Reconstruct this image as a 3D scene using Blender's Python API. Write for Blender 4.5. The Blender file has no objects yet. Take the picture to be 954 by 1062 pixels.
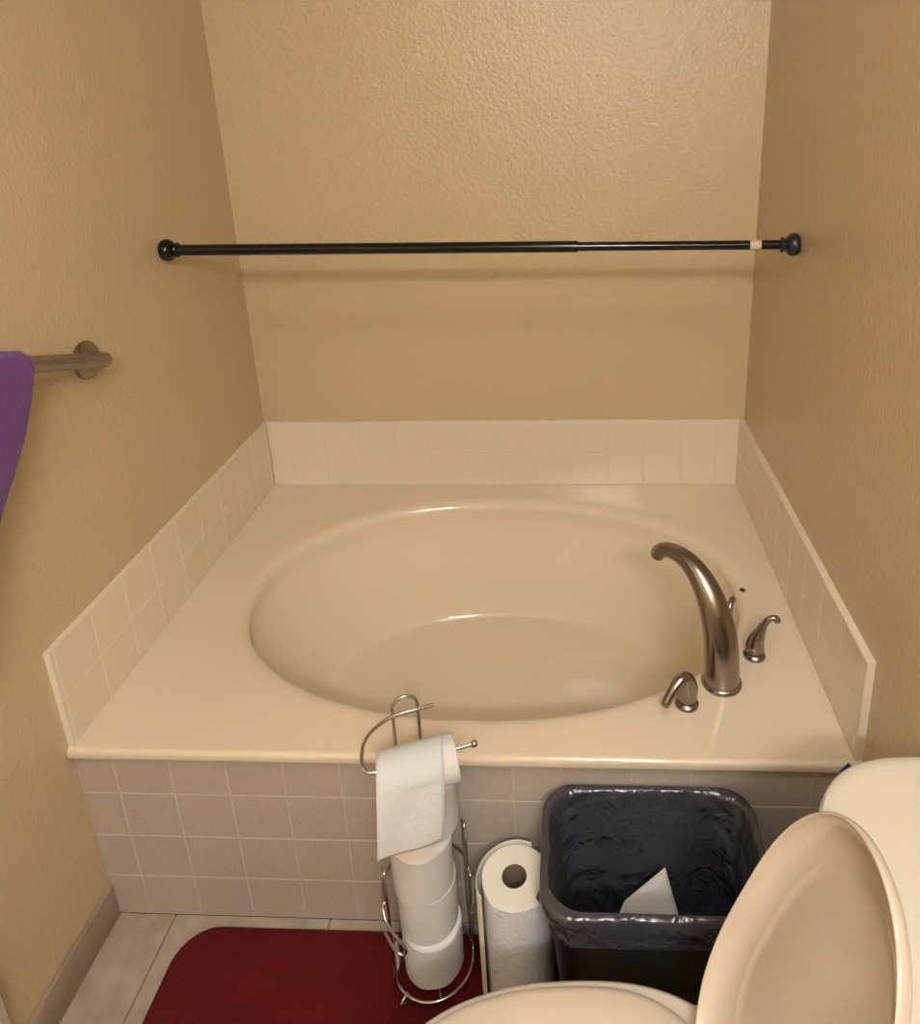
import bpy, bmesh, math, random
from mathutils import Vector, Matrix, noise
random.seed(4)
PI = math.pi
col = bpy.context.scene.collection
W, D, H, HS, P = 1.4826, 1.0233, 0.4488, 0.215, 0.1105
CZ = 2.44          # ceiling height
YB = -2.25         # wall behind the camera

# ---------------------------------------------------------------- materials
def mat(name, color, rough=0.5, metal=0.0, spec=0.5, bump=None, var=None, coat=0.0, sheen=0.0, sss=0.0):
    m = bpy.data.materials.new(name); m.use_nodes = True
    nt = m.node_tree; b = nt.nodes['Principled BSDF']
    b.inputs['Base Color'].default_value = (*color, 1)
    b.inputs['Roughness'].default_value = rough
    b.inputs['Metallic'].default_value = metal
    b.inputs['Specular IOR Level'].default_value = spec
    b.inputs['Coat Weight'].default_value = coat
    b.inputs['Coat Roughness'].default_value = 0.05
    if sheen: b.inputs['Sheen Weight'].default_value = sheen
    tc = nt.nodes.new('ShaderNodeTexCoord')
    geo = nt.nodes.new('ShaderNodeNewGeometry')
    if var:      # (scale, amount, second colour)
        n = nt.nodes.new('ShaderNodeTexNoise'); n.inputs['Scale'].default_value = var[0]; n.inputs['Detail'].default_value = 6
        nt.links.new(geo.outputs['Position'], n.inputs['Vector'])
        r = nt.nodes.new('ShaderNodeMapRange'); r.inputs[1].default_value = .35; r.inputs[2].default_value = .65
        r.inputs[4].default_value = var[1]
        mx = nt.nodes.new('ShaderNodeMix'); mx.data_type = 'RGBA'
        mx.inputs['A'].default_value = (*color, 1); mx.inputs['B'].default_value = (*var[2], 1)
        nt.links.new(n.outputs['Fac'], r.inputs[0]); nt.links.new(r.outputs[0], mx.inputs['Factor'])
        nt.links.new(mx.outputs['Result'], b.inputs['Base Color'])
    if bump:     # list of (kind, scale, strength, distance)
        prev = None
        for kind, sc, st, dist in bump:
            if kind == 'noise':
                t = nt.nodes.new('ShaderNodeTexNoise'); t.inputs['Detail'].default_value = 3; t.inputs['Scale'].default_value = sc; o = t.outputs['Fac']
            elif kind == 'fine':
                t = nt.nodes.new('ShaderNodeTexNoise'); t.inputs['Detail'].default_value = 8; t.inputs['Scale'].default_value = sc; o = t.outputs['Fac']
            elif kind == 'voro':
                t = nt.nodes.new('ShaderNodeTexVoronoi'); t.feature = 'SMOOTH_F1'; t.inputs['Scale'].default_value = sc; o = t.outputs['Distance']
            elif kind == 'brush':
                t = nt.nodes.new('ShaderNodeTexNoise'); t.inputs['Detail'].default_value = 2; t.inputs['Scale'].default_value = sc; o = t.outputs['Fac']
            elif kind == 'wrinkle':
                t = nt.nodes.new('ShaderNodeTexNoise'); t.inputs['Detail'].default_value = 4; t.inputs['Scale'].default_value = sc
                t.inputs['Distortion'].default_value = 1.6; t.noise_type = 'RIDGED_MULTIFRACTAL'; o = t.outputs['Fac']
            nt.links.new(geo.outputs['Position'], t.inputs['Vector'])
            bp = nt.nodes.new('ShaderNodeBump'); bp.inputs['Strength'].default_value = st; bp.inputs['Distance'].default_value = dist
            nt.links.new(o, bp.inputs['Height'])
            if prev: nt.links.new(prev.outputs['Normal'], bp.inputs['Normal'])
            prev = bp
        nt.links.new(prev.outputs['Normal'], b.inputs['Normal'])
    if sss:
        b.inputs['Subsurface Weight'].default_value = sss; b.inputs['Subsurface Scale'].default_value = .01
    return m

M = {}
M['wall'] = mat('wall_paint', (.575, .452, .272), .21, spec=.5, bump=[('noise', 105, .36, .006), ('noise', 420, .2, .002)])
M['ceiling'] = mat('ceiling_paint', (.72, .66, .54), .8, bump=[('noise', 120, .3, .004)])
M['tile'] = mat('cream_glazed_tile', (.760, .660, .500), .05, spec=.8, bump=[('noise', 150, .07, .0032)], var=(9, .35, (.77, .66, .49)))
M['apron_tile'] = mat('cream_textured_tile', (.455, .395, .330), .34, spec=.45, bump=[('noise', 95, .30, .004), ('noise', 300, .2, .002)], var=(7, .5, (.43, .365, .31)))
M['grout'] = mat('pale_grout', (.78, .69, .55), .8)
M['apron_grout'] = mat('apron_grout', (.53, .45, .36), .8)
M['grout_match'] = mat('matching_grout', (.72, .62, .46), .5)
M['marble'] = mat('cultured_marble_cream', (.755, .645, .480), .05, spec=.5)
M['floor_tile'] = mat('floor_tile_stone', (.43, .360, .285), .45, var=(14, .8, (.31, .25, .19)), bump=[('noise', 60, .2, .003)])
M['base_tile'] = mat('baseboard_stone', (.37, .29, .21), .45, var=(18, .8, (.29, .22, .155)), bump=[('noise', 60, .2, .003)])
M['floor_grout'] = mat('floor_grout', (.20, .155, .11), .9)
M['rug'] = mat('dark_red_pile', (.120, .007, .008), .95, spec=.1, sheen=.03, bump=[('fine', 260, .9, .006), ('noise', 14, .5, .01)], var=(10, .5, (.10, .005, .007)))
M['nickel'] = mat('brushed_nickel', (.32, .28, .24), .24, metal=1, bump=[('fine', 500, .05, .001)])
M['chrome'] = mat('chrome_wire', (.62, .58, .54), .16, metal=1)
M['black_metal'] = mat('black_enamel', (.005, .0045, .0045), .16, spec=.45)
M['black_rubber'] = mat('black_rubber', (.014, .014, .016), .35)
M['label'] = mat('paper_label', (.75, .66, .52), .6, var=(700, .9, (.35, .22, .14)))
M['paper'] = mat('toilet_tissue', (.67, .65, .635), .95, spec=.1, sss=.15, bump=[('noise', 240, .35, .003), ('noise', 70, .25, .004)])
M['paper_end'] = mat('tissue_roll_end', (.84, .80, .74), .95, spec=.1, sss=.15, bump=[('fine', 320, .25, .002)])
M['kitchen_paper'] = mat('kitchen_paper', (.78, .76, .76), .95, spec=.1, bump=[('voro', 170, .65, .004), ('noise', 300, .2, .002)])
M['kitchen_end'] = mat('kitchen_paper_end', (.86, .80, .68), .95, spec=.1, bump=[('fine', 320, .2, .002)])
M['card'] = mat('cardboard_core', (.36, .26, .17), .9, spec=.1)
M['card_dark'] = mat('cardboard_inside', (.22, .155, .10), .9, spec=.1)
M['bin'] = mat('black_bin_plastic', (.010, .010, .012), .38)
M['bag'] = mat('black_liner_film', (.046, .047, .058), .22, spec=.9, bump=[('wrinkle', 9, .8, .016), ('wrinkle', 30, .45, .012)])
M['trash'] = mat('crumpled_paper', (.66, .62, .57), .9, spec=.1, bump=[('noise', 50, .5, .006)])
M['porcelain'] = mat('bone_porcelain', (.72, .66, .54), .08, spec=.5, coat=.3)
M['seat'] = mat('bone_plastic_seat', (.62, .525, .42), .06, spec=.5, coat=.2)
M['towel'] = mat('purple_terry', (.130, .045, .20), .95, spec=.1, sheen=.2, bump=[('voro', 420, .5, .003), ('noise', 40, .4, .006)])
M['trim'] = mat('cream_trim', (.85, .81, .70), .5, var=(120, .8, (.70, .64, .50)), bump=[('noise', 120, .5, .004)])
M['tape'] = mat('blue_tape', (.02, .10, .32), .6)
M['tape_pale'] = mat('pale_tape_edge', (.45, .52, .62), .6)
M['hole'] = mat('dark_plug', (.10, .085, .07), .45, metal=.6)
M['glass'] = mat('frosted_glass', (.9, .86, .8), .3)
def emis(name, color, s):
    m = mat(name, color, .4); b = m.node_tree.nodes['Principled BSDF']
    b.inputs['Emission Color'].default_value = (*color, 1); b.inputs['Emission Strength'].default_value = s
    return m

# ---------------------------------------------------------------- helpers
def obj(name, verts, faces, mats, parent=None, loc=None, smooth=True, angle=40, mids=None):
    me = bpy.data.meshes.new(name)
    me.from_pydata([tuple(v) for v in verts], [], faces)
    if not isinstance(mats, (list, tuple)): mats = [mats]
    for m in mats: me.materials.append(m)
    if mids:
        for p_, i in zip(me.polygons, mids): p_.material_index = i
    bm = bmesh.new(); bm.from_mesh(me)
    bmesh.ops.remove_doubles(bm, verts=bm.verts, dist=1e-6)
    bmesh.ops.recalc_face_normals(bm, faces=bm.faces)
    bm.to_mesh(me); bm.free()
    if smooth:
        me.shade_smooth(); me.set_sharp_from_angle(angle=math.radians(angle))
    o = bpy.data.objects.new(name, me); col.objects.link(o)
    if parent:
        o.parent = parent
        if loc is None: o.location = -Vector(parent['org']) if 'org' in parent else (0, 0, 0)
    if loc is not None: o.location = loc
    return o

def tag(o, label, cat, group=None):
    o['label'] = label; o['category'] = cat
    if group: o['group'] = group
    return o

def empty(name, org, label, cat, group=None):
    """an Empty at the base of a thing; parts are built in world coordinates and shifted back"""
    o = bpy.data.objects.new(name, None); o.empty_display_size = .05; col.objects.link(o)
    o.location = org
    tag(o, label, cat, group)
    return o

def part(name, vf, m, parent, **k):
    """child built in world coordinates"""
    top = parent; off = Vector((0, 0, 0))
    while top: off += Vector(top.location); top = top.parent
    v, f = vf[0], vf[1]
    mids = vf[2] if len(vf) > 2 else None
    return obj(name, v, f, m, parent=parent, loc=-off, mids=mids, **k)

def struct(o): o['kind'] = 'structure'; return o

def join(*vfs):
    V, F, I = [], [], []
    for t in vfs:
        n = len(V); V += list(t[0]); F += [tuple(i + n for i in f) for f in t[1]]
        I += list(t[2]) if len(t) > 2 else [0] * len(t[1])
    return V, F, I

def setid(vf, i): return vf[0], vf[1], [i] * len(vf[1])

def box(x0, x1, y0, y1, z0, z1, bev=0.0, seg=2):
    bm = bmesh.new(); bmesh.ops.create_cube(bm, size=1)
    for v in bm.verts:
        v.co = Vector(((x0 + x1) / 2 + v.co.x * (x1 - x0), (y0 + y1) / 2 + v.co.y * (y1 - y0), (z0 + z1) / 2 + v.co.z * (z1 - z0)))
    if bev: bmesh.ops.bevel(bm, geom=bm.edges[:], offset=bev, segments=seg, profile=.5, affect='EDGES')
    bm.verts.index_update()
    r = [v.co.copy() for v in bm.verts], [tuple(v.index for v in f.verts) for f in bm.faces]
    bm.free(); return r

def loft(rings, cap0=True, cap1=True, closed=True):
    n = len(rings[0]); V = [v for r in rings for v in r]; F = []
    for i in range(len(rings) - 1):
        for j in range(n if closed else n - 1):
            a = i * n + j; b = i * n + (j + 1) % n
            F.append((a, b, b + n, a + n))
    if cap0: F.append(tuple(range(n - 1, -1, -1)))
    if cap1: F.append(tuple((len(rings) - 1) * n + j for j in range(n)))
    return V, F

def tube(pts, rad, n=14, cap=True, closed=False):
    pts = [Vector(p) for p in pts]; N = len(pts)
    if not isinstance(rad, (list, tuple)): rad = [rad] * N
    rings = []; up = None
    for i, p in enumerate(pts):
        if closed: t = pts[(i + 1) % N] - pts[i - 1]
        else: t = pts[min(i + 1, N - 1)] - pts[max(i - 1, 0)]
        t.normalize()
        if up is None:
            up = Vector((0, 0, 1)) if abs(t.z) < .9 else Vector((1, 0, 0))
        up = (up - t * up.dot(t)).normalized(); s = t.cross(up)
        rings.append([p + (up * math.cos(2 * PI * k / n) + s * math.sin(2 * PI * k / n)) * rad[i] for k in range(n)])
    if closed:
        V, F = loft(rings, False, False); m = N * n
        F += [((N - 1) * n + j, (N - 1) * n + (j + 1) % n, (j + 1) % n, j) for j in range(n)]
        return V, F
    return loft(rings, cap, cap)

def spline(ctrl, k=8):
    """Catmull-Rom through control tuples of any length"""
    c = [tuple(p) for p in ctrl]; out = []
    for i in range(len(c) - 1):
        p0 = c[max(i - 1, 0)]; p1 = c[i]; p2 = c[i + 1]; p3 = c[min(i + 2, len(c) - 1)]
        for s in range(k):
            t = s / k
            out.append(tuple(.5 * (2 * b + (c_ - a) * t + (2 * a - 5 * b + 4 * c_ - d) * t * t + (-a + 3 * b - 3 * c_ + d) * t ** 3) for a, b, c_, d in zip(p0, p1, p2, p3)))
    out.append(c[-1]); return out

def stube(ctrl, k=8, n=14):
    """smooth tube; control = (x,y,z,r)"""
    s = spline(ctrl, k); return tube([p[:3] for p in s], [p[3] for p in s], n)

def lathe(prof, c=(0, 0, 0), n=32, axis=None, cap=True):
    """prof = [(r, h)]; axis a unit Vector (default z)"""
    c = Vector(c); ax = Vector(axis).normalized() if axis is not None else Vector((0, 0, 1))
    q = Vector((0, 0, 1)).rotation_difference(ax)
    rings = [[c + q @ Vector((r * math.cos(2 * PI * k / n), r * math.sin(2 * PI * k / n), h)) for k in range(n)] for r, h in prof]
    return loft(rings, cap, cap)

def ball(c, r, n=20):
    return lathe([(max(1e-4, r * math.sin(PI * i / 12)), -r * math.cos(PI * i / 12)) for i in range(13)], c, n)

def sup(cx, cy, a, b, e, z, n=72, a2=None):
    """superellipse ring; a2 = half axis on the +x side"""
    r = []
    for k in range(n):
        t = 2 * PI * k / n; c, s = math.cos(t), math.sin(t)
        A = (a2 if (a2 and c > 0) else a)
        r.append(Vector((cx + A * math.copysign(abs(c) ** (2 / e), c), cy + b * math.copysign(abs(s) ** (2 / e), s), z)))
    return r

def rrect(cx, cy, hx, hy, r, z, n=8):
    out = []
    for sx, sy, a0 in ((1, 1, 0), (-1, 1, PI / 2), (-1, -1, PI), (1, -1, 3 * PI / 2)):
        for k in range(n + 1):
            a = a0 + PI / 2 * k / n
            out.append(Vector((cx + sx * (hx - r) + r * math.cos(a), cy + sy * (hy - r) + r * math.sin(a), z)))
    return out

# ---------------------------------------------------------------- the room
T = .06
struct(obj('wall_back', *box(-T, W + T, D, D + T, -.05, CZ + .05), M['wall'], smooth=False))
struct(obj('wall_left', *box(-T, 0, YB, D, -.05, CZ + .05), M['wall'], smooth=False))
struct(obj('wall_right', *box(W, W + T, YB, D, -.05, CZ + .05), M['wall'], smooth=False))
struct(obj('wall_front', *box(-T, W + T, YB - T, YB, -.05, CZ + .05), M['wall'], smooth=False))
struct(obj('ceiling', *box(0, W, YB, D, CZ, CZ + T), M['ceiling'], smooth=False))
# floor: stone tiles with thin dark joints
fl = [setid(box(0, W, YB, 0.0, -.05, -.0025), 1)]
xs = [.128 + .328 * k for k in range(-1, 6)]; ys = [-.310 + .328 * k for k in range(-7, 3)]
for i in range(len(xs) - 1):
    for j in range(len(ys) - 1):
        a, b = max(0, xs[i] + .0015), min(W, xs[i + 1] - .0015); c, d = max(YB, ys[j] + .0015), min(-.0, ys[j + 1] - .0015)
        if b - a > .01 and d - c > .01: fl.append(setid(box(a, b, c, d, -.003, 0, .0008, 1), 0))
V, F, I = join(*fl)
struct(obj('floor', V, F, [M['floor_tile'], M['floor_grout']], mids=I, smooth=False))
# stone baseboard along the left wall
bb = [box(.0005, .010, YB, -.003, .002, .0835, .002, 2)]
struct(obj('baseboard_left', *box(.0002, .0100, YB + .002, -.001, .0, .083, .0022, 2), M['base_tile']))
struct(obj('baseboard_right', *box(W - .010, W - .0002, YB + .002, -.001, .0, .083, .0022, 2), M['base_tile']))
# pale upright casing on the left wall
struct(obj('trim_1', *box(.0002, .030, -.42, -.293, .0, 2.1, .002, 2), M['trim']))

# ---------------------------------------------------------------- tiled strips
def tiles(us, vs, fn, depth=.006, g=.0011, bev=.0016):
    """rows and columns of bevelled tiles; fn(u,v,h) -> world, h = height out of the wall"""
    V, F, I = [], [], []
    n = 0
    u0, u1, v0, v1 = us[0], us[-1], vs[0], vs[-1]
    for q in ([(u0, v0, 0), (u1, v0, 0), (u1, v1, 0), (u0, v1, 0), (u0, v0, depth - .0009), (u1, v0, depth - .0009), (u1, v1, depth - .0009), (u0, v1, depth - .0009)],):
        V += [fn(*p) for p in q]; F += [(0, 1, 2, 3), (4, 5, 6, 7), (0, 1, 5, 4), (1, 2, 6, 5), (2, 3, 7, 6), (3, 0, 4, 7)]; I += [1] * 6; n = 8
    for i in range(len(us) - 1):
        for j in range(len(vs) - 1):
            a, b = us[i] + g, us[i + 1] - g; c, d = vs[j] + g, vs[j + 1] - g
            if b - a < .004 or d - c < .004: continue
            rings = []
            for ins, h in ((0, depth * .4), (0, depth - bev), (bev * .35, depth - bev * .35), (bev * 1.3, depth)):
                rings.append([fn(a + ins, c + ins, h), fn(b - ins, c + ins, h), fn(b - ins, d - ins, h), fn(a + ins, d - ins, h)])
            v, f = loft(rings, False, True)
            V += v; F += [tuple(k + n for k in q) for q in f]; I += [0] * len(f); n += len(v)
    return V, F, I

def bullnose(us, fn, prof):
    """rounded cap pieces along u; prof = [(v,h)]"""
    out = []
    for i in range(len(us) - 1):
        a, b = us[i] + .0007, us[i + 1] - .0007
        out.append(loft([[fn(a, v, h) for v, h in prof], [fn(b, v, h) for v, h in prof]], True, True))
    return join(*out)

def capprof(d): return [(zt - .0012, .0002), (zt + .0018, .0002), (zt + .0018, d - .0035), (zt + .0012, d - .0015), (zt, d - .0004), (zt - .0012, d)]

def cols(a, b, ph, p=P):
    k = math.ceil((a - ph) / p); o = [a]
    while ph + k * p < b - .004:
        if ph + k * p > a + .004: o.append(ph + k * p)
        k += 1
    return o + [b]
zt = H + HS
rows = [H - .0010, zt - P, zt]
TL, TR = .010, .0145     # strip thickness on the left and on the right
t1 = tiles(cols(TL, W - TR, .0761), rows, lambda u, v, h: Vector((u, D - h, v)), depth=.010)
t1 = join(t1, bullnose(cols(TL, W - TR, .0761), lambda u, v, h: Vector((u, D - h, v)), capprof(.010)))
tag(obj('tile_backsplash', t1[0], t1[1], [M['tile'], M['grout_match']], mids=t1[2], smooth=False), 'long low strip of glossy cream tiles on the back wall behind the tub', 'tile strip')
lc = cols(-.004, D - .0101, .118)
t2 = tiles(lc, rows, lambda u, v, h: Vector((h, u, v)), depth=TL)
t2 = join(t2, bullnose(lc, lambda u, v, h: Vector((h, u, v)), capprof(TL)))
tag(obj('tile_backsplash', t2[0], t2[1], [M['tile'], M['grout']], mids=t2[2], smooth=False), 'low strip of cream tiles with clear grout lines on the left wall beside the tub', 'tile strip')
t3 = tiles(lc, rows, lambda u, v, h: Vector((W - h, u, v)), depth=TR)
t3 = join(t3, bullnose(lc, lambda u, v, h: Vector((W - h, u, v)), capprof(TR)))
tag(obj('tile_backsplash', t3[0], t3[1], [M['tile'], M['grout_match']], mids=t3[2], smooth=False), 'low strip of cream tiles on the right wall next to the faucet', 'tile strip')

# ---------------------------------------------------------------- bathtub with deck and tiled apron
tub = empty('bathtub', (W / 2, 0.5, 0), 'large cream oval soaking tub set in a flat deck with tiled front', 'bathtub')
def deck():
    N = 192; cx, cy = .764, .497
    x0, x1, y0, y1 = TL - .0012, W - TR + .0012, -.003, D - .0088
    angs = [2 * PI * k / N for k in range(N)]
    for X, Y in ((x0, y0), (x1, y0), (x1, y1), (x0, y1)):
        a = math.atan2(Y - cy, X - cx) % (2 * PI)
        k = min(range(N), key=lambda i: abs((angs[i] - a + PI) % (2 * PI) - PI)); angs[k] = a
    def rect(z):
        r = []
        for a in angs:
            c, s = math.cos(a), math.sin(a); k = 1e9
            if abs(c) > 1e-9: k = min(k, ((x1 if c > 0 else x0) - cx) / c)
            if abs(s) > 1e-9: k = min(k, ((y1 if s > 0 else y0) - cy) / s)
            r.append(Vector((cx + k * c, cy + k * s, z)))
        return r
    def ell(px, py, a, b, e, z):
        r = []
        for t in angs:
            c, s = math.cos(t), math.sin(t)
            k = (abs(c / a) ** e + abs(s / b) ** e) ** (-1 / e)
            r.append(Vector((px + k * c, py + k * s, z)))
        return r
    L = dict(a=.624, b=.434, e=2.12)
    F_ = dict(cx=.775, cy=.452, a=.475, b=.332, z=H - .318)
    rings = [rect(H), ell(cx, cy, L['a'] + .012, L['b'] + .012, 2.12, H)]
    for d, z in ((.004, -.0002), (-.004, -.0012), (-.012, -.0035), (-.019, -.008), (-.024, -.0145), (-.028, -.024)):
        rings.append(ell(cx, cy, L['a'] + d, L['b'] + d, 2.12, H + z))
    f_ = spline([(1, .024), (.985, .042), (.95, .066), (.85, .097), (.68, .145), (.50, .193), (.32, .240), (.19, .272), (.12, .290), (.07, .3015), (.03, .3095), (-.01, .3145), (-.06, .3172)], 5)
    for f, z in f_[1:]:
        a = F_['a'] + (L['a'] - .028 - F_['a']) * f; b = F_['b'] + (L['b'] - .028 - F_['b']) * f
        px = F_['cx'] + (cx - F_['cx']) * f; py = F_['cy'] + (cy - F_['cy']) * f
        rings.append(ell(px, py, a, b, 2.12, H - z))
    for s in [.9 - .04 * k for k in range(22)] + [.02]:
        q = ell(F_['cx'], F_['cy'], F_['a'] * s, F_['b'] * s, 2.1, H - .318 - .002 * (1 - s))
        for v in q:      # shallow well at the drain end
            e = math.hypot((v.x - 1.02) / .235, (v.y - .40) / .235)
            w = min(1, max(0, (1.04 - e) / .09)); v.z -= .0035 * w * w * (3 - 2 * w)
        rings.append(q)
    V, F = loft(rings, False, True)
    # rounded front edge
    prof = [(-.003, H)] + [(-.004 - .009 * math.sin(t), H - .009 + .009 * math.cos(t)) for t in [PI / 2 * i / 6 for i in range(7)]] + [(-.013, H - .018), (-.0122, H - .0205), (-.010, H - .0215), (.0, H - .0215)]
    nos = loft([[Vector((.0006, y, z)) for y, z in prof], [Vector((W - .0006, y, z)) for y, z in prof]], True, True, closed=True)
    return join((V, F), nos)
dk = deck()
part('deck_and_basin', (dk[0], dk[1]), M['marble'], tub, angle=50)
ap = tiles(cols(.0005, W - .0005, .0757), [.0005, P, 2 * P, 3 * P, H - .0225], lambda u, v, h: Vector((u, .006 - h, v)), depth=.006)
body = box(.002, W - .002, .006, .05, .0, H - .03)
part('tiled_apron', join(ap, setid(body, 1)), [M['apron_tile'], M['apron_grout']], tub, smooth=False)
part('plugged_hole', lathe([(.0070, 0), (.0070, .0012), (.005, .0018), (.001, .0014)], (1.3747, .4874, H - .0003), 18), M['hole'], tub)

# ---------------------------------------------------------------- faucet
fb = Vector((1.266, .182, H)); fd = Vector((-.64, .77, 0))
fa = empty('tub_faucet', fb, 'tall curved brushed nickel tub spout rising from the deck corner', 'faucet')
part('base_flange', lathe([(.0405, 0), (.0415, .003), (.0405, .0075), (.0375, .0105), (.036, .011)], fb, 40), M['nickel'], fa)
sp = [(0, .009, .0365), (.002, .04, .0360), (.007, .088, .0348), (.017, .133, .0328), (.036, .176, .0296), (.062, .211, .0250), (.095, .234, .0205), (.131, .240, .0175), (.162, .233, .0162), (.181, .219, .0164), (.188, .208, .0155)]
part('spout', stube([(fb.x + fd.x * s, fb.y + fd.y * s, H + z, r) for s, z, r in sp], 6, 28), M['nickel'], fa)

def handle(x, y, ang, label, hook=1.0):
    o = empty('faucet_handle', (x, y, H), label, 'faucet handle', 'nickel handles around the tub spout')
    c = Vector((x, y, H)); d = Vector((math.cos(ang), math.sin(ang), 0))
    part('escutcheon', lathe([(.0235, 0), (.024, .003), (.022, .007), (.0175, .010), (.0178, .014), (.0200, .017), (.0200, .020), (.0185, .0225), (.0185, .026)], c, 30), M['nickel'], o)
    # lever: swelling body that narrows into a hooked tip
    ct = [(0, .022, .0195), (.000, .032, .0190), (.003, .046, .0165), (.008, .062, .0120), (.014, .079, .0085), (.022, .093, .0068), (.032, .099, .0064), (.040, .096, .0074), (.0425, .091, .0066)]
    if hook > 1: ct = [(0, .022, .0195), (-.002, .034, .0195), (.000, .050, .0180), (.006, .064, .0150), (.018, .070, .0125), (.034, .062, .0108), (.048, .048, .0098), (.058, .036, .0092), (.062, .030, .0070)]
    part('lever', stube([(x + d.x * s, y + d.y * s, H + z, r) for s, z, r in ct], 5, 20), M['nickel'], o)
    return o
handle(1.351, .262, math.radians(-5), 'nickel tub handle right of the spout, its lever tip hooked to the right')
handle(1.187, .124, math.radians(-142), 'nickel tub handle left of the spout near the tub front, lever turned down forward', 1.35)
handle(1.294, .289, math.radians(62), 'nickel tub handle mostly hidden behind the tall spout')

# ---------------------------------------------------------------- shower rod
RY = .627
def rz(x): return 1.2835 - .0125 * x / W
rod = empty('shower_rod', (W / 2, RY, rz(W / 2)), 'black tension curtain rod stretched between the two side walls above the tub', 'curtain rod')
A = lambda x: (x, RY, rz(x))
part('outer_tube', tube([A(.03), A(.982)], .0133, 24), M['black_metal'], rod)
part('inner_tube', tube([A(.975), A(W - .034)], .0108, 24), M['black_metal'], rod)
part('paper_label', tube([A(1.372), A(1.397)], .0113, 24), M['label'], rod)
prof = [(.0205, 0), (.0245, .003), (.0265, .009), (.0262, .016), (.0225, .023), (.0165, .0275), (.0125, .0290), (.0125, .031), (.0165, .0325), (.0180, .036), (.0165, .0395), (.0145, .041)]
part('end_cap', lathe(prof, (.0008, RY, rz(0)), 32, axis=(1, 0, 0)), M['black_metal'], rod)
part('end_cap', lathe(prof, (W - .0008, RY, rz(W)), 32, axis=(-1, 0, 0)), M['black_rubber'], rod)

# ---------------------------------------------------------------- grab bar and towel
def bz(y): return 1.137 - .31 * (y - .26)
gb = empty('grab_bar', (0, .27, 1.13), 'brushed nickel grab bar mounted on a slant on the left wall', 'grab bar')
gy = .262
path = [(.004, gy + .018, bz(gy) - .006, .0155), (.020, gy + .018, bz(gy) - .006, .0155), (.036, gy + .014, bz(gy) - .003, .0155), (.049, gy + .002, bz(gy), .0155), (.055, gy - .018, bz(gy - .018), .0155), (.055, gy - .06, bz(gy - .06), .0155), (.055, gy - .3, bz(gy - .3), .0155), (.055, gy - .5, bz(gy - .5), .0155), (.049, gy - .528, bz(gy - .528), .0155), (.030, gy - .54, bz(gy - .54), .0155), (.004, gy - .54, bz(gy - .54), .0155)]
part('bar', stube(path, 6, 24), M['nickel'], gb)
for yy, zz in ((gy + .018, bz(gy) - .006), (gy - .54, bz(gy - .54))):
    part('wall_flange', lathe([(.0385, 0), (.0395, .003), (.038, .007), (.033, .010), (.017, .0115)], (.0005, yy, zz), 36, axis=(1, 0, 0)), M['nickel'], gb)

def towel():
    # terry cloth folded over the bar; near edge (in y) hangs back on a slant
    NU, NV = 26, 46; th = .007; R = .0175
    V, F = [], []
    def P3(u, v):
        # v: 0 back hem .. 1 front hem ; u: 0 = edge nearest the tub .. 1
        Lb, Lf = .24, .40; arc = PI * (R + .002)
        s = v * (Lb + arc + Lf)
        y = .048 - .33 * u
        if s < Lb: x, z = .055 - (R + .002), -(Lb - s)
        elif s < Lb + arc:
            a = (s - Lb) / (R + .002); x = .055 - (R + .002) * math.cos(a); z = (R + .002) * math.sin(a)
        else:
            x, z = .055 + (R + .002), -(s - Lb - arc)
        dn = max(0, -z)
        y += -.78 * dn + .008 * math.sin(dn * 22) * (1 - u)
        if s > Lb: x += .008 * math.sin(u * 9 + dn * 3) * min(1, dn / .12) + .006 * min(1, dn / .1)
        z0 = bz(.048 - .33 * u)
        return Vector((x, y, z0 + z))
    for i in range(NU + 1):
        for j in range(NV + 1): V.append(P3(i / NU, j / NV))
    for i in range(NU):
        for j in range(NV):
            a = i * (NV + 1) + j; F.append((a, a + 1, a + NV + 2, a + NV + 1))
    o = obj('hand_towel', V, F, M['towel'])
    s = o.modifiers.new('thick', 'SOLIDIFY'); s.thickness = th; s.offset = 1
    b = o.modifiers.new('soft', 'BEVEL'); b.width = .003; b.segments = 2; b.limit_method = 'ANGLE'
    return o
tw = towel(); tag(tw, 'purple terry towel draped over the grab bar on the left wall', 'towel')

# ---------------------------------------------------------------- rug
def rug():
    x0, x1, y0, y1, r = .166, .932, -.405, -.0255, .075
    cx, cy = (x0 + x1) / 2, (y0 + y1) / 2; hx, hy = (x1 - x0) / 2, (y1 - y0) / 2
    rings = [rrect(cx, cy, hx - .002, hy - .002, r, .0005, 12), rrect(cx, cy, hx, hy, r, .004, 12), rrect(cx, cy, hx - .001, hy - .001, r, .008, 12), rrect(cx, cy, hx - .004, hy - .004, r, .0105, 12), rrect(cx, cy, hx - .010, hy - .010, r - .008, .0115, 12)]
    return loft(rings)
tag(obj('bath_mat', *rug(), M['rug'], angle=60), 'dark red bath mat with rounded corners on the floor before the tub', 'rug')
RT = .0117     # top of the mat

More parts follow.
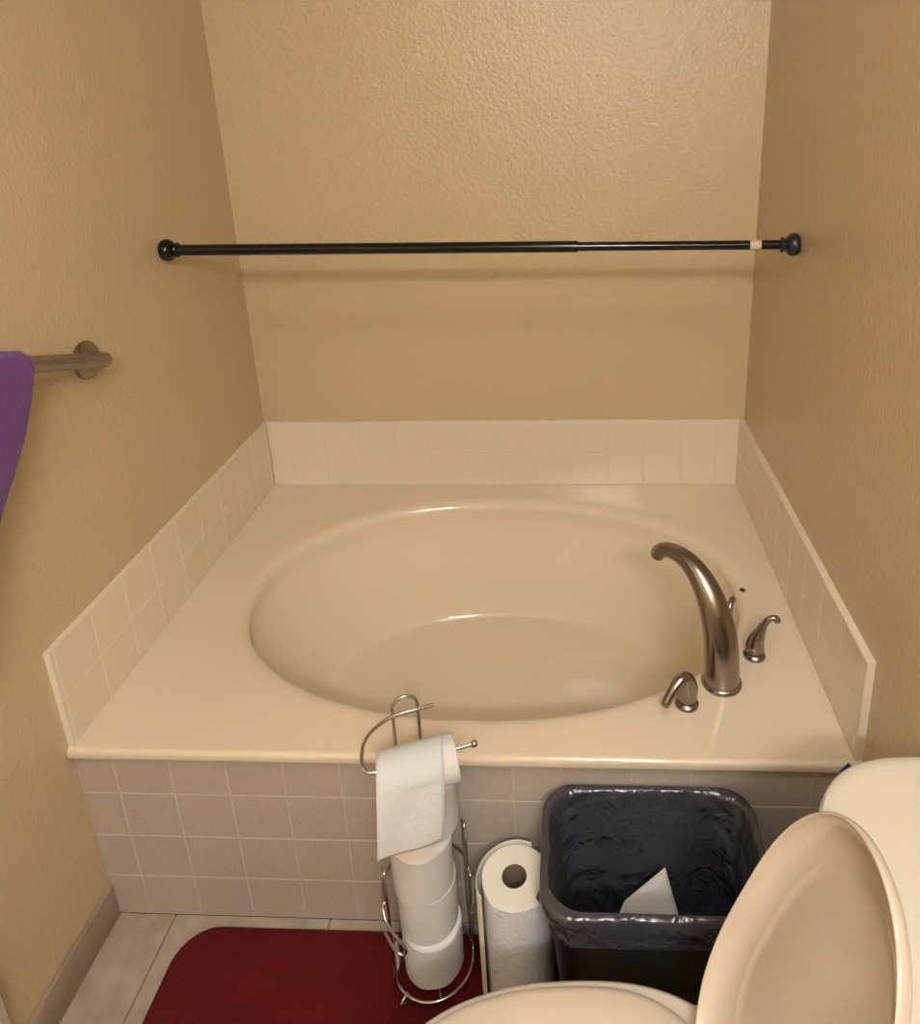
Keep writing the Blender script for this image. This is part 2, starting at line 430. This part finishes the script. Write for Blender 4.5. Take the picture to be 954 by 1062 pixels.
# ---------------------------------------------------------------- toilet paper stand
sc = Vector((.688, -.083, RT)); th = math.radians(20)
ux = Vector((math.cos(th), math.sin(th), 0)); uy = Vector((-math.sin(th), math.cos(th), 0))
def S(a, b, z): return sc + ux * a + uy * b + Vector((0, 0, z - RT))
st = empty('toilet_paper_stand', sc, 'chrome wire toilet paper stand on the red mat in front of the tub', 'paper holder')
wr = .0032; RR = .0755
part('base_ring', tube([S(RR * math.cos(2 * PI * k / 48), RR * math.sin(2 * PI * k / 48), .026) for k in range(48)], wr, 10, closed=True), M['chrome'], st)
part('cross_bar', tube([S(0, -RR, .0245), S(0, RR, .0245)], .0026, 10), M['chrome'], st)
for a in (218, 60, 120):
    a = math.radians(a); q = lambda r, z: S(r * math.cos(a), r * math.sin(a), z)
    p1, p2, p3, p4, p5 = q(RR - .004, .026), q(RR + .010, .024), q(RR + .016, .016), q(RR + .014, RT + .0045), q(RR + .006, RT + .0032)
    part('foot', stube([(*p, .0029) for p in (p1, p2, p3, p4, p5)], 6, 10), M['chrome'], st)
def hairpin(a, b, dirv, w, z0, z1, r=wr, n=7):
    """inverted U of wire, legs w apart along dirv"""
    c = S(a, b, 0); c.z = 0; d = dirv.normalized() * (w / 2); pts = []
    pts.append(c - d + Vector((0, 0, z0)))
    pts.append(c - d + Vector((0, 0, (z0 + z1) / 2)))
    pts.append(c - d + Vector((0, 0, z1 - w / 2)))
    for k in range(1, n): 
        t = PI * k / n; pts.append(c - d * math.cos(t) + Vector((0, 0, z1 - w / 2 + w / 2 * math.sin(t))))
    pts.append(c + d + Vector((0, 0, z1 - w / 2)))
    pts.append(c + d + Vector((0, 0, (z0 + z1) / 2)))
    pts.append(c + d + Vector((0, 0, z0)))
    return tube(pts, r, 10)
part('side_rail', hairpin(-RR + .002, -.022, uy, .018, .024, .318), M['chrome'], st)
part('side_rail', hairpin(RR + .001, .004, uy, .017, .024, .340), M['chrome'], st)
part('back_upright', hairpin(-.004, RR - .013, ux, .045, .024, .600, .0033), M['chrome'], st)
# band behind the rolls that curls up at both fronts
band = []
for k in range(25):
    a = math.radians(-12 + 204 * k / 24); band.append((*S((RR + .005) * math.cos(a), (RR + .002) * math.sin(a), .232), .0028))
lc_ = [S(-.083, -.020, .226), S(-.079, -.038, .210), S(-.068, -.052, .192), S(-.056, -.061, .178), S(-.052, -.064, .163), S(-.060, -.062, .155), S(-.073, -.052, .165), S(-.084, -.038, .188)]
rc_ = [S(.083, -.018, .226), S(.080, -.034, .205), S(.076, -.040, .180), S(.074, -.038, .160), S(.077, -.032, .154), S(.081, -.024, .160), S(.083, -.016, .180)]
part('curled_band', stube([(*p, .0028) for p in reversed(rc_)] + band + [(*p, .0028) for p in lc_], 4, 10), M['chrome'], st)
# dispenser arm
AXA, AXB = Vector((.632, -.146, .556)), Vector((.790, -.088, .560))
ctrl = [(.712, -.012, .5700), (.684, -.026, .572), (.655, -.038, .5725), (.634, -.052, .572), (.617, -.074, .572), (.609, -.100, .572), (.611, -.124, .568), (.619, -.142, .560), (.636, -.1445, .5565), tuple(AXA.lerp(AXB, .3)), tuple(AXA.lerp(AXB, .7)), tuple(AXB)]
part('arm', stube([(*p, .0032) for p in ctrl], 6, 12), M['chrome'], st)
part('end_knob', ball(AXB + (AXB - AXA).normalized() * .004, .0066), M['chrome'], st)

# rolls stored on the stand
def roll(c, r, h, name, label, group, mside, mend, tilt=None, core=.021, wob=.0012, seed=0):
    o = empty(name, c, label, 'toilet paper', group)
    n = 56; c = Vector(c)
    def ring(rr, z, w=0):
        return [c + Vector(((rr + w * noise.noise(Vector((math.cos(2 * PI * k / n) * 1.5 + seed, math.sin(2 * PI * k / n) * 1.5, z * 12)))) * math.cos(2 * PI * k / n), (rr + w * noise.noise(Vector((math.cos(2 * PI * k / n) * 1.5 + seed, math.sin(2 * PI * k / n) * 1.5, z * 12)))) * math.sin(2 * PI * k / n), z)) for k in range(n)]
    w = wob * 2
    side = loft([ring(r - .0025, 0, w), ring(r, .0025, w)] + [ring(r, h * t, w) for t in (.2, .4, .6, .8)] + [ring(r, h - .0025, w), ring(r - .0025, h, w)], False, False)
    e1 = loft([ring(r - .0025, h, w), ring((r + core) / 2, h - .0005, w * .5), ring(core + .001, h)], False, False)
    e0 = loft([ring(core + .001, 0), ring(r - .0025, 0, w)], False, False)
    V, F, I = join(setid(side, 0), setid(e1, 1), setid(e0, 1))
    o2 = part('paper_layers', (V, F, I), [mside, mend], o, angle=35)
    part('cardboard_core', loft([ring(core + .001, 0), ring(core + .001, h - .0003), ring(core - .0005, h - .0003), ring(core - .0005, 0), ring(core + .001, 0)], False, False), M['card'], o)
    if tilt: o.rotation_euler = tilt
    return o
G = 'toilet rolls stacked on the wire stand'
zb = .0295
spots = [((.691, -.085), .0565, .104, 'white toilet roll at the bottom of the stack in the wire stand', None),
         ((.686, -.079), .0555, .106, 'white toilet roll second from the bottom of the stand stack', None),
         ((.684, -.083), .0560, .108, 'white toilet roll third up, its top rim showing below the hanging sheet', None),
         ((.696, -.060), .0545, .104, 'topmost stacked toilet roll half hidden behind the hanging sheet', None)]
for k, ((x, y), r, h, lab, tl) in enumerate(spots):
    roll((x, y, zb), r, h, 'toilet_roll', lab, G, M['paper'], M['paper_end'], tl, seed=k * 3.1)
    zb += h + .0006
# ragged scrap of tissue caught at the left rail
sv = []; sf = []
for i in range(9):
    z = .055 + .009 * i; w = .006 + .007 * abs(math.sin(i * 1.9 + .4))
    a = S(-.062, -.004, z); b = S(-.066 - w * .4, -.012 - w * 1.2, z + .002 * math.sin(i * 2.3)); sv += [a, b]
for i in range(8): sf.append((2 * i, 2 * i + 1, 2 * i + 3, 2 * i + 2))
scrap = obj('tissue_scrap', sv, sf, M['paper'])
s_ = scrap.modifiers.new('thick', 'SOLIDIFY'); s_.thickness = .0008
tag(scrap, 'ragged scrap of white tissue at the left foot of the wire stand', 'tissue scrap')

# roll on the arm, with hanging sheet
ax = (AXB - AXA).normalized()
hr = empty('toilet_roll', AXA.lerp(AXB, .5), 'part used toilet roll on the stand arm with its sheet hanging down', 'toilet paper')
rc = AXA.lerp(AXB, 0) + ax * .030 + Vector((0, 0, -.016)); hl = .110; r0 = .0385
side = setid(lathe([(r0 - .002, 0), (r0, .002), (r0, hl * .5), (r0, hl - .002), (r0 - .002, hl)], rc, 48, axis=ax, cap=False), 0)
ends = [setid(lathe([(.021, h_), (r0 - .002, h_)], rc, 48, axis=ax, cap=False), 1) for h_ in (0, hl)]
part('paper_layers', join(side, *ends), [M['paper'], M['paper_end']], hr, angle=35)
part('cardboard_core', lathe([(.0212, .0003), (.0212, hl - .0003), (.0196, hl - .0003), (.0196, .0003), (.0212, .0003)], rc, 40, axis=ax, cap=False), M['card'], hr)
fwd = Vector((ax.y, -ax.x, 0)).normalized()        # towards the camera
def hang():
    V, F = [], []; NU, NV = 14, 44; Rr = r0 + .0012; La, Lh = math.radians(150), .108
    tot = La * Rr + Lh
    for i in range(NU + 1):
        u = i / NU
        for j in range(NV + 1):
            s = j / NV * tot
            off = -.016 - .012 * min(1, s / (La * Rr))
            base = rc + ax * (off + u * hl)
            if s < La * Rr:
                a = PI - (PI - La) * 0 - s / Rr - (math.radians(150) - La) - math.radians(-30) - math.radians(30)
                a = math.radians(150) - s / Rr
                p = base + fwd * (Rr * math.cos(a)) + Vector((0, 0, Rr * math.sin(a)))
            else:
                d = s - La * Rr
                p = base + fwd * (Rr + .006 * math.sin(d * 20) + .010 * d / Lh + .0018 * math.sin(u * 7 + d * 30)) + Vector((0, 0, -d)) + ax * (-.010 * d / Lh)
                if .055 < d < .059: p -= fwd * .001
            V.append(p)
    for i in range(NU):
        for j in range(NV):
            a = i * (NV + 1) + j; F.append((a, a + 1, a + NV + 2, a + NV + 1))
    o = part('hanging_sheet', (V, F), M['paper'], hr)
    s = o.modifiers.new('thick', 'SOLIDIFY'); s.thickness = .0007; s.offset = 1
hang()

# ---------------------------------------------------------------- kitchen roll standing on the mat edge
kc = Vector((.858, -.106, RT)); kh = .268
kr = empty('paper_towel_roll', kc, 'thick white paper towel roll standing upright between the wire stand and black bin', 'paper towel')
n = 72
def kring(z, grow=0):
    r = []
    for k in range(n):
        a = 2 * PI * k / n; rr = .0635 + .0012 * math.sin(3 * a + 1) + .0008 * math.sin(5 * a)
        r.append(kc + Vector(((rr + grow) * math.cos(a), (rr + grow) * .97 * math.sin(a), z)))
    return r
side = setid(loft([kring(0, -.002), kring(.002), kring(kh * .33), kring(kh * .66), kring(kh - .002), kring(kh, -.002)], False, False), 0)
cr = lambda r, z: [kc + Vector((r * math.cos(2 * PI * k / n) - .004, r * math.sin(2 * PI * k / n), z)) for k in range(n)]
top = setid(loft([kring(kh, -.002), cr(.0225, kh - .0004)], False, False), 1)
bot = setid(loft([cr(.0225, 0), kring(0, -.002)], False, False), 1)
part('paper_layers', join(side, top, bot), [M['kitchen_paper'], M['kitchen_end']], kr, angle=35)
part('cardboard_core', loft([cr(.0225, .0005), cr(.0225, kh - .0005), cr(.0208, kh - .0005), cr(.0208, .0005), cr(.0225, .0005)], False, False), M['card_dark'], kr)
# loose outer sheet lifted away on the left, with a fold at the back
lo = [(.024, .0640), (-.002, .0690), (-.024, .0650), (-.046, .0520), (-.062, .0340), (-.0700, .0130), (-.0725, -.006), (-.0710, -.020), (-.0665, -.0310), (-.060, -.0385)]
lo = spline(lo, 4)
inner = []
for x, y in lo:
    a = math.atan2(y, x); rr = .0642 + .0012 * math.sin(3 * a + 1); inner.append((rr * math.cos(a), rr * .97 * math.sin(a)))
def wallsheet(z0, z1, th=.0012):
    V, F = [], []; m = len(lo); c = []
    for i, (x, y) in enumerate(lo):
        d = Vector((x, y)).normalized() * th; c.append(((x, y), (x - d.x, y - d.y)))
    for z in (z0, (z0 + z1) / 2, z1):
        V += [kc + Vector((*p[0], z)) for p in c] + [kc + Vector((*p[1], z)) for p in c]
    for L in range(2):
        b = L * 2 * m; t = b + 2 * m
        for i in range(m - 1):
            F.append((b + i, b + i + 1, t + i + 1, t + i)); F.append((b + m + i, t + m + i, t + m + i + 1, b + m + i + 1))
        F.append((b, t, t + m, b + m)); F.append((b + m - 1, b + 2 * m - 1, t + 2 * m - 1, t + m - 1))
    b = 4 * m
    for i in range(m - 1): F.append((b + i, b + i + 1, b + m + i + 1, b + m + i)); F.append((i, m + i, m + i + 1, i + 1))
    return V, F
part('loose_sheet', wallsheet(.001, kh + .0004), M['kitchen_end'], kr, angle=50)

# ---------------------------------------------------------------- waste bin
bc = (1.095, -.1285)
bn = empty('waste_bin', (bc[0], bc[1], 0), 'black rectangular plastic waste bin with liner, standing against the tub front', 'waste bin')
def br(t, z, g=0, r=None): # t 0 bottom .. 1 top
    hx = .150 + .030 * t + g; hy = .090 + .0225 * t + g
    return rrect(bc[0], bc[1], hx, hy, (.045 + .012 * t) if r is None else r, z, 10)
body = loft([br(0, .0, -.006), br(0, .004, -.001), br(.02, .012), br(.5, .19), br(.93, .352), br(.95, .358, .004), br(.97, .368, .006), br(1, .379, .005), br(1, .382, .001), br(1, .380, -.003), br(.5, .19, -.003), br(.03, .014, -.003)], True, True)
part('body', body, M['bin'], bn)
def bagloft():
    prof = [(.87, .318, .0065), (.88, .326, .0072), (.90, .345, .0080), (.95, .362, .0105), (.98, .374, .0110), (1, .3835, .0085), (1, .3865, .003), (1, .3855, -.003), (.98, .378, -.0065), (.94, .355, -.008), (.88, .33, -.009), (.8, .295, -.010), (.7, .26, -.011), (.6, .22, -.012), (.5, .18, -.012), (.4, .14, -.013), (.3, .10, -.014), (.22, .07, -.018), (.18, .05, -.03)]
    prof = spline(prof, 3)
    rings = []
    for t, z, g in prof:
        hx = .150 + .030 * t + g; hy = .090 + .0225 * t + g
        base = rrect(bc[0], bc[1], hx, hy, .045 + .012 * t, z, 22)
        r = []
        for k, v in enumerate(base):
            inside = g < -.004
            nrm = Vector((v.x - bc[0], (v.y - bc[1]) * 1.3, 0)).normalized()
            q = Vector((v.x * 9, v.y * 9, z * 11))
            if inside:
                amp = .013 * min(1, (.378 - z) / .08)
                dsp = amp * (abs(noise.noise(q)) * 1.6 + .6 * abs(noise.noise(q * 2.3)))
            else:
                dsp = -.0045 * abs(noise.noise(q * 2.2)) * min(1, max(0, (.384 - z) / .02))
                if z < .33: v = v + Vector((0, 0, .006 * noise.noise(Vector((v.x * 14, v.y * 14, 3)))))
            w = v - nrm * dsp
            if not inside: w.z += .0012 * noise.noise(q * 4)
            r.append(w)
        rings.append(r)
    return loft(rings, False, True)
bag = part('bin_liner', bagloft(), M['bag'], bn, angle=60)
# loose corner of liner poking out towards the paper towel roll
cv = [Vector(p) for p in ((.915, -.150, .335), (.914, -.205, .340), (.913, -.180, .300), (.897, -.178, .328), (.905, -.17, .345))]
part('liner_corner', (cv, [(0, 3, 4), (4, 3, 1), (0, 2, 3), (3, 2, 1), (0, 1, 2), (0, 4, 1)]), M['bag'], bn, smooth=False)
# folded paper inside
tp = empty('paper_scrap', (1.09, -.13, .05), 'folded white paper lying inside the black waste bin', 'paper')
pv = [Vector(p) for p in ((1.124, -.050, .232), (1.050, -.098, .205), (1.148, -.215, .120), (1.062, -.225, .105), (1.000, -.185, .125), (1.066, -.090, .208))]
def sheet(a, b, c, d, nu=10, nv=10, amp=.0025, seed=0):
    V, F = [], []
    nn = (b - a).cross(d - a).normalized()
    for i in range(nu + 1):
        for j in range(nv + 1):
            u, v = i / nu, j / nv
            p = a.lerp(b, u).lerp(d.lerp(c, u), v); p = p + nn * amp * noise.noise(p * 30 + Vector((seed, 0, 0))); V.append(p)
    for i in range(nu):
        for j in range(nv):
            q = i * (nv + 1) + j; F.append((q, q + 1, q + nv + 2, q + nv + 1))
    return V, F
for k, q in enumerate(((Vector((1.130, -.050, .236)), Vector((1.052, -.098, .214)), Vector((1.066, -.205, .095)), Vector((1.184, -.195, .100))),
                       (Vector((1.052, -.098, .213)), Vector((1.012, -.150, .170)), Vector((1.012, -.200, .100)), Vector((1.066, -.204, .092))))):
    o = part(('front_panel', 'folded_flap')[k], sheet(*q, seed=k), M['trash'], tp)
    s = o.modifiers.new('thick', 'SOLIDIFY'); s.thickness = .0015

# ---------------------------------------------------------------- toilet
LZ = .730
TY = -.520
to = empty('toilet', (1.15, TY, 0), 'bone coloured toilet with its lid raised against the tank', 'toilet')
def bw(cx, a, b, e, z, a2=None, n=80): return sup(cx, TY, a, b, e, z, n, a2)
outer = [bw(1.05, .175, .105, 2.6, 0, .22), bw(1.05, .175, .105, 2.6, .02, .22), bw(1.05, .165, .095, 2.6, .06, .21), bw(1.04, .170, .098, 2.5, .13, .21), bw(1.03, .205, .120, 2.4, .20, .20), bw(1.01, .255, .150, 2.3, .28, .20), bw(1.0, .290, .170, 2.25, .34, .21), bw(1.0, .303, .1775, 2.25, .375, .217), bw(1.0, .307, .1795, 2.25, .392, .22), bw(1.0, .305, .1780, 2.25, .400, .218), bw(1.0, .299, .1720, 2.25, .4035, .212),
         bw(.985, .235, .125, 2.2, .4035, .110), bw(.985, .225, .118, 2.2, .395, .105), bw(.985, .215, .112, 2.2, .34, .10), bw(.99, .16, .085, 2.1, .25, .08), bw(1.0, .09, .05, 2, .19, .05)]
part('bowl', loft(outer, True, True), M['porcelain'], to, angle=50)
shelf = loft([rrect(1.23, TY, .13, .10, .03, .20), rrect(1.23, TY, .16, .14, .03, .33), rrect(1.235, TY, .165, .155, .03, .385), rrect(1.235, TY, .163, .153, .03, .398), rrect(1.235, TY, .155, .145, .03, .402)], True, True)
part('tank_shelf', shelf, M['porcelain'], to)
def half(ax_, by, e, z, xb=W - .010, n=56):
    pts = []
    for k in range(n + 1):
        t = PI / 2 + PI * k / n; c, s = math.cos(t), math.sin(t)
        pts.append(Vector((xb - ax_ * abs(c) ** (2 / e), TY + by * math.copysign(abs(s) ** (2 / e), s), z)))
    return pts
part('tank', loft([half(.160, .215, 3.4, .4025), half(.170, .225, 3.4, .415), half(.185, .238, 3.4, .56), half(.195, .247, 3.4, LZ - .041)], True, True), M['porcelain'], to)

lidr = [half(.197, .256, 3.3, LZ - .041), half(.2135, .268, 3.2, LZ - .035), half(.217, .2700, 3.2, LZ - .027), half(.217, .2700, 3.2, LZ - .012), half(.2145, .268, 3.2, LZ - .005), half(.214, .262, 3.2, LZ - .001), half(.203, .251, 3.2, LZ), half(.10, .13, 3.0, LZ + .003)]
part('tank_lid', loft(lidr, True, True), M['porcelain'], to, angle=50)
# seat ring resting on the rim
se = [bw(.99, .280, .1620, 2.25, .4040, .172), bw(.99, .283, .1645, 2.25, .406, .174), bw(.99, .283, .1645, 2.25, .410, .174), bw(.99, .279, .1610, 2.25, .4145, .171), bw(.99, .270, .1530, 2.25, .4168, .160), bw(.985, .250, .1330, 2.2, .4165, .130), bw(.985, .225, .1120, 2.2, .4145, .104), bw(.985, .216, .1040, 2.2, .410, .096), bw(.985, .216, .1040, 2.2, .4040, .096)]
V, F = loft(se, False, False); m_ = len(se) * 80
F += [((len(se) - 1) * 80 + j, (len(se) - 1) * 80 + (j + 1) % 80, (j + 1) % 80, j) for j in range(80)]
part('seat', (V, F), M['seat'], to, angle=60)
# raised lid, its hollow side facing the room
def lid():
    Lh, hw, dp = .234, .150, .033; uo = .240; n = 96
    ud = Vector((math.sin(math.radians(19.5)), 0, math.cos(math.radians(19.5)))); nd = Vector((-ud.z, 0, ud.x)); o = Vector((1.110, TY + .002, .420))
    def ring(s, h, dx=0):
        r = []
        for k in range(n):
            t = 2 * PI * k / n; c, q = math.cos(t), math.sin(t); e = 2.15 if c > 0 else 2.9
            # narrower towards the hinge
            u = uo + Lh * s * math.copysign(abs(c) ** (2 / e), c)
            v = (hw * s + (0 if c > 0 else .006 * s * abs(c))) * math.copysign(abs(q) ** (2 / e), q)
            r.append(o + ud * u + Vector((0, 1, 0)) * v + nd * h)
        return r
    inn, out = [], []
    K = 12
    for s in (.05, .2, .4, .6, .70, .765): inn.append(ring(s, -dp + .003))
    for k in range(K + 1):
        f = PI / 2 * k / K; s = .772 + .213 * math.sin(f); h = -dp + .0040 + (dp - .0040) * (.12 * f / (PI / 2) + .88 * (1 - math.cos(f))); inn.append(ring(s, h))
    rim = [ring(.990, .0016), ring(.998, .0016), ring(1.004, -.0005)]
    for k in range(K, -1, -1):
        f = PI / 2 * k / K; s = .715 + .29 * math.sin(f); h = -dp + (dp - .002) * (1 - math.cos(f)); out.append(ring(s, h))
    for s in (.6, .4, .2, .05): out.append(ring(s, -dp))
    return loft(inn + rim + out, True, True)
part('lid', lid(), M['seat'], to, angle=60)
for s in (-1, 1):
    part('hinge', join(lathe([(.013, 0), (.014, .004), (.012, .016), (.008, .019)], (1.128, TY + s * .073, .4025), 20), lathe([(.0085, 0), (.0095, .002), (.0095, .034), (.0085, .036)], (1.128, TY + s * .073 - .018, .428), 18, axis=(0, 1, 0))), M['seat'], to)

# blue tape scrap stuck at the deck corner
bx = [Vector(p) for p in ((1.4400, -.0135, .434), (1.4540, -.0135, .455), (1.4640, -.0135, .440), (1.452, -.0135, .431))]
V = bx + [p + Vector((0, -.0012, 0)) for p in bx]
tape = obj('tape_scrap', V + [Vector((1.446, -.0152, .436)), Vector((1.457, -.0152, .444)), Vector((1.452, -.0152, .434)), Vector((1.446, -.0147, .436)), Vector((1.457, -.0147, .444)), Vector((1.452, -.0147, .434))],
           [(0, 1, 2, 3), (7, 6, 5, 4), (0, 4, 5, 1), (1, 5, 6, 2), (2, 6, 7, 3), (3, 7, 4, 0), (8, 9, 10), (13, 12, 11), (8, 11, 12, 9), (9, 12, 13, 10), (10, 13, 11, 8)], [M['tape'], M['tape_pale']], mids=[0] * 6 + [1] * 5, smooth=False)
tag(tape, 'small scrap of blue tape at the right front corner of the tub deck', 'tape')

# ---------------------------------------------------------------- lamps (behind and above the camera)
def bulb(x, y, z, r, w, c=(.97, 1, 1.09)):
    l = bpy.data.lights.new('lamp', 'POINT'); l.energy = w; l.color = c; l.shadow_soft_size = r
    o = bpy.data.objects.new('vanity_lamp', l); o.location = (x, y, z); col.objects.link(o); return o
for x in (1.05, 1.21, 1.37): bulb(x, -2.00, 2.29, .045, 22.5)
l = bpy.data.lights.new('ceiling_lamp', 'AREA'); l.shape = 'DISK'; l.size = .50; l.energy = 10.5; l.color = (.97, 1, 1.07)
o = bpy.data.objects.new('ceiling_lamp', l); o.location = (1.08, -.95, CZ - .02); col.objects.link(o)
w = bpy.data.worlds.new('world'); bpy.context.scene.world = w; w.use_nodes = True
w.node_tree.nodes['Background'].inputs[0].default_value = (1, .97, .93, 1); w.node_tree.nodes['Background'].inputs[1].default_value = .05

# ---------------------------------------------------------------- camera
cam = bpy.data.cameras.new('camera'); co = bpy.data.objects.new('camera', cam); col.objects.link(co)
cam.sensor_fit = 'HORIZONTAL'; cam.sensor_width = 36; cam.lens = 773.24 / 954 * 36
cam.shift_x = -78.05 / 954; cam.shift_y = -176.69 / 954
cam.clip_start = .02
co.location = (.9711, -1.0754, 1.5987); co.rotation_euler = (1.2573, .0264, .0460)
bpy.context.scene.camera = co
vs = bpy.context.scene.view_settings
vs.view_transform = 'Standard'; vs.look = 'None'; vs.exposure = 0.0; vs.gamma = 1; vs.use_curve_mapping = False
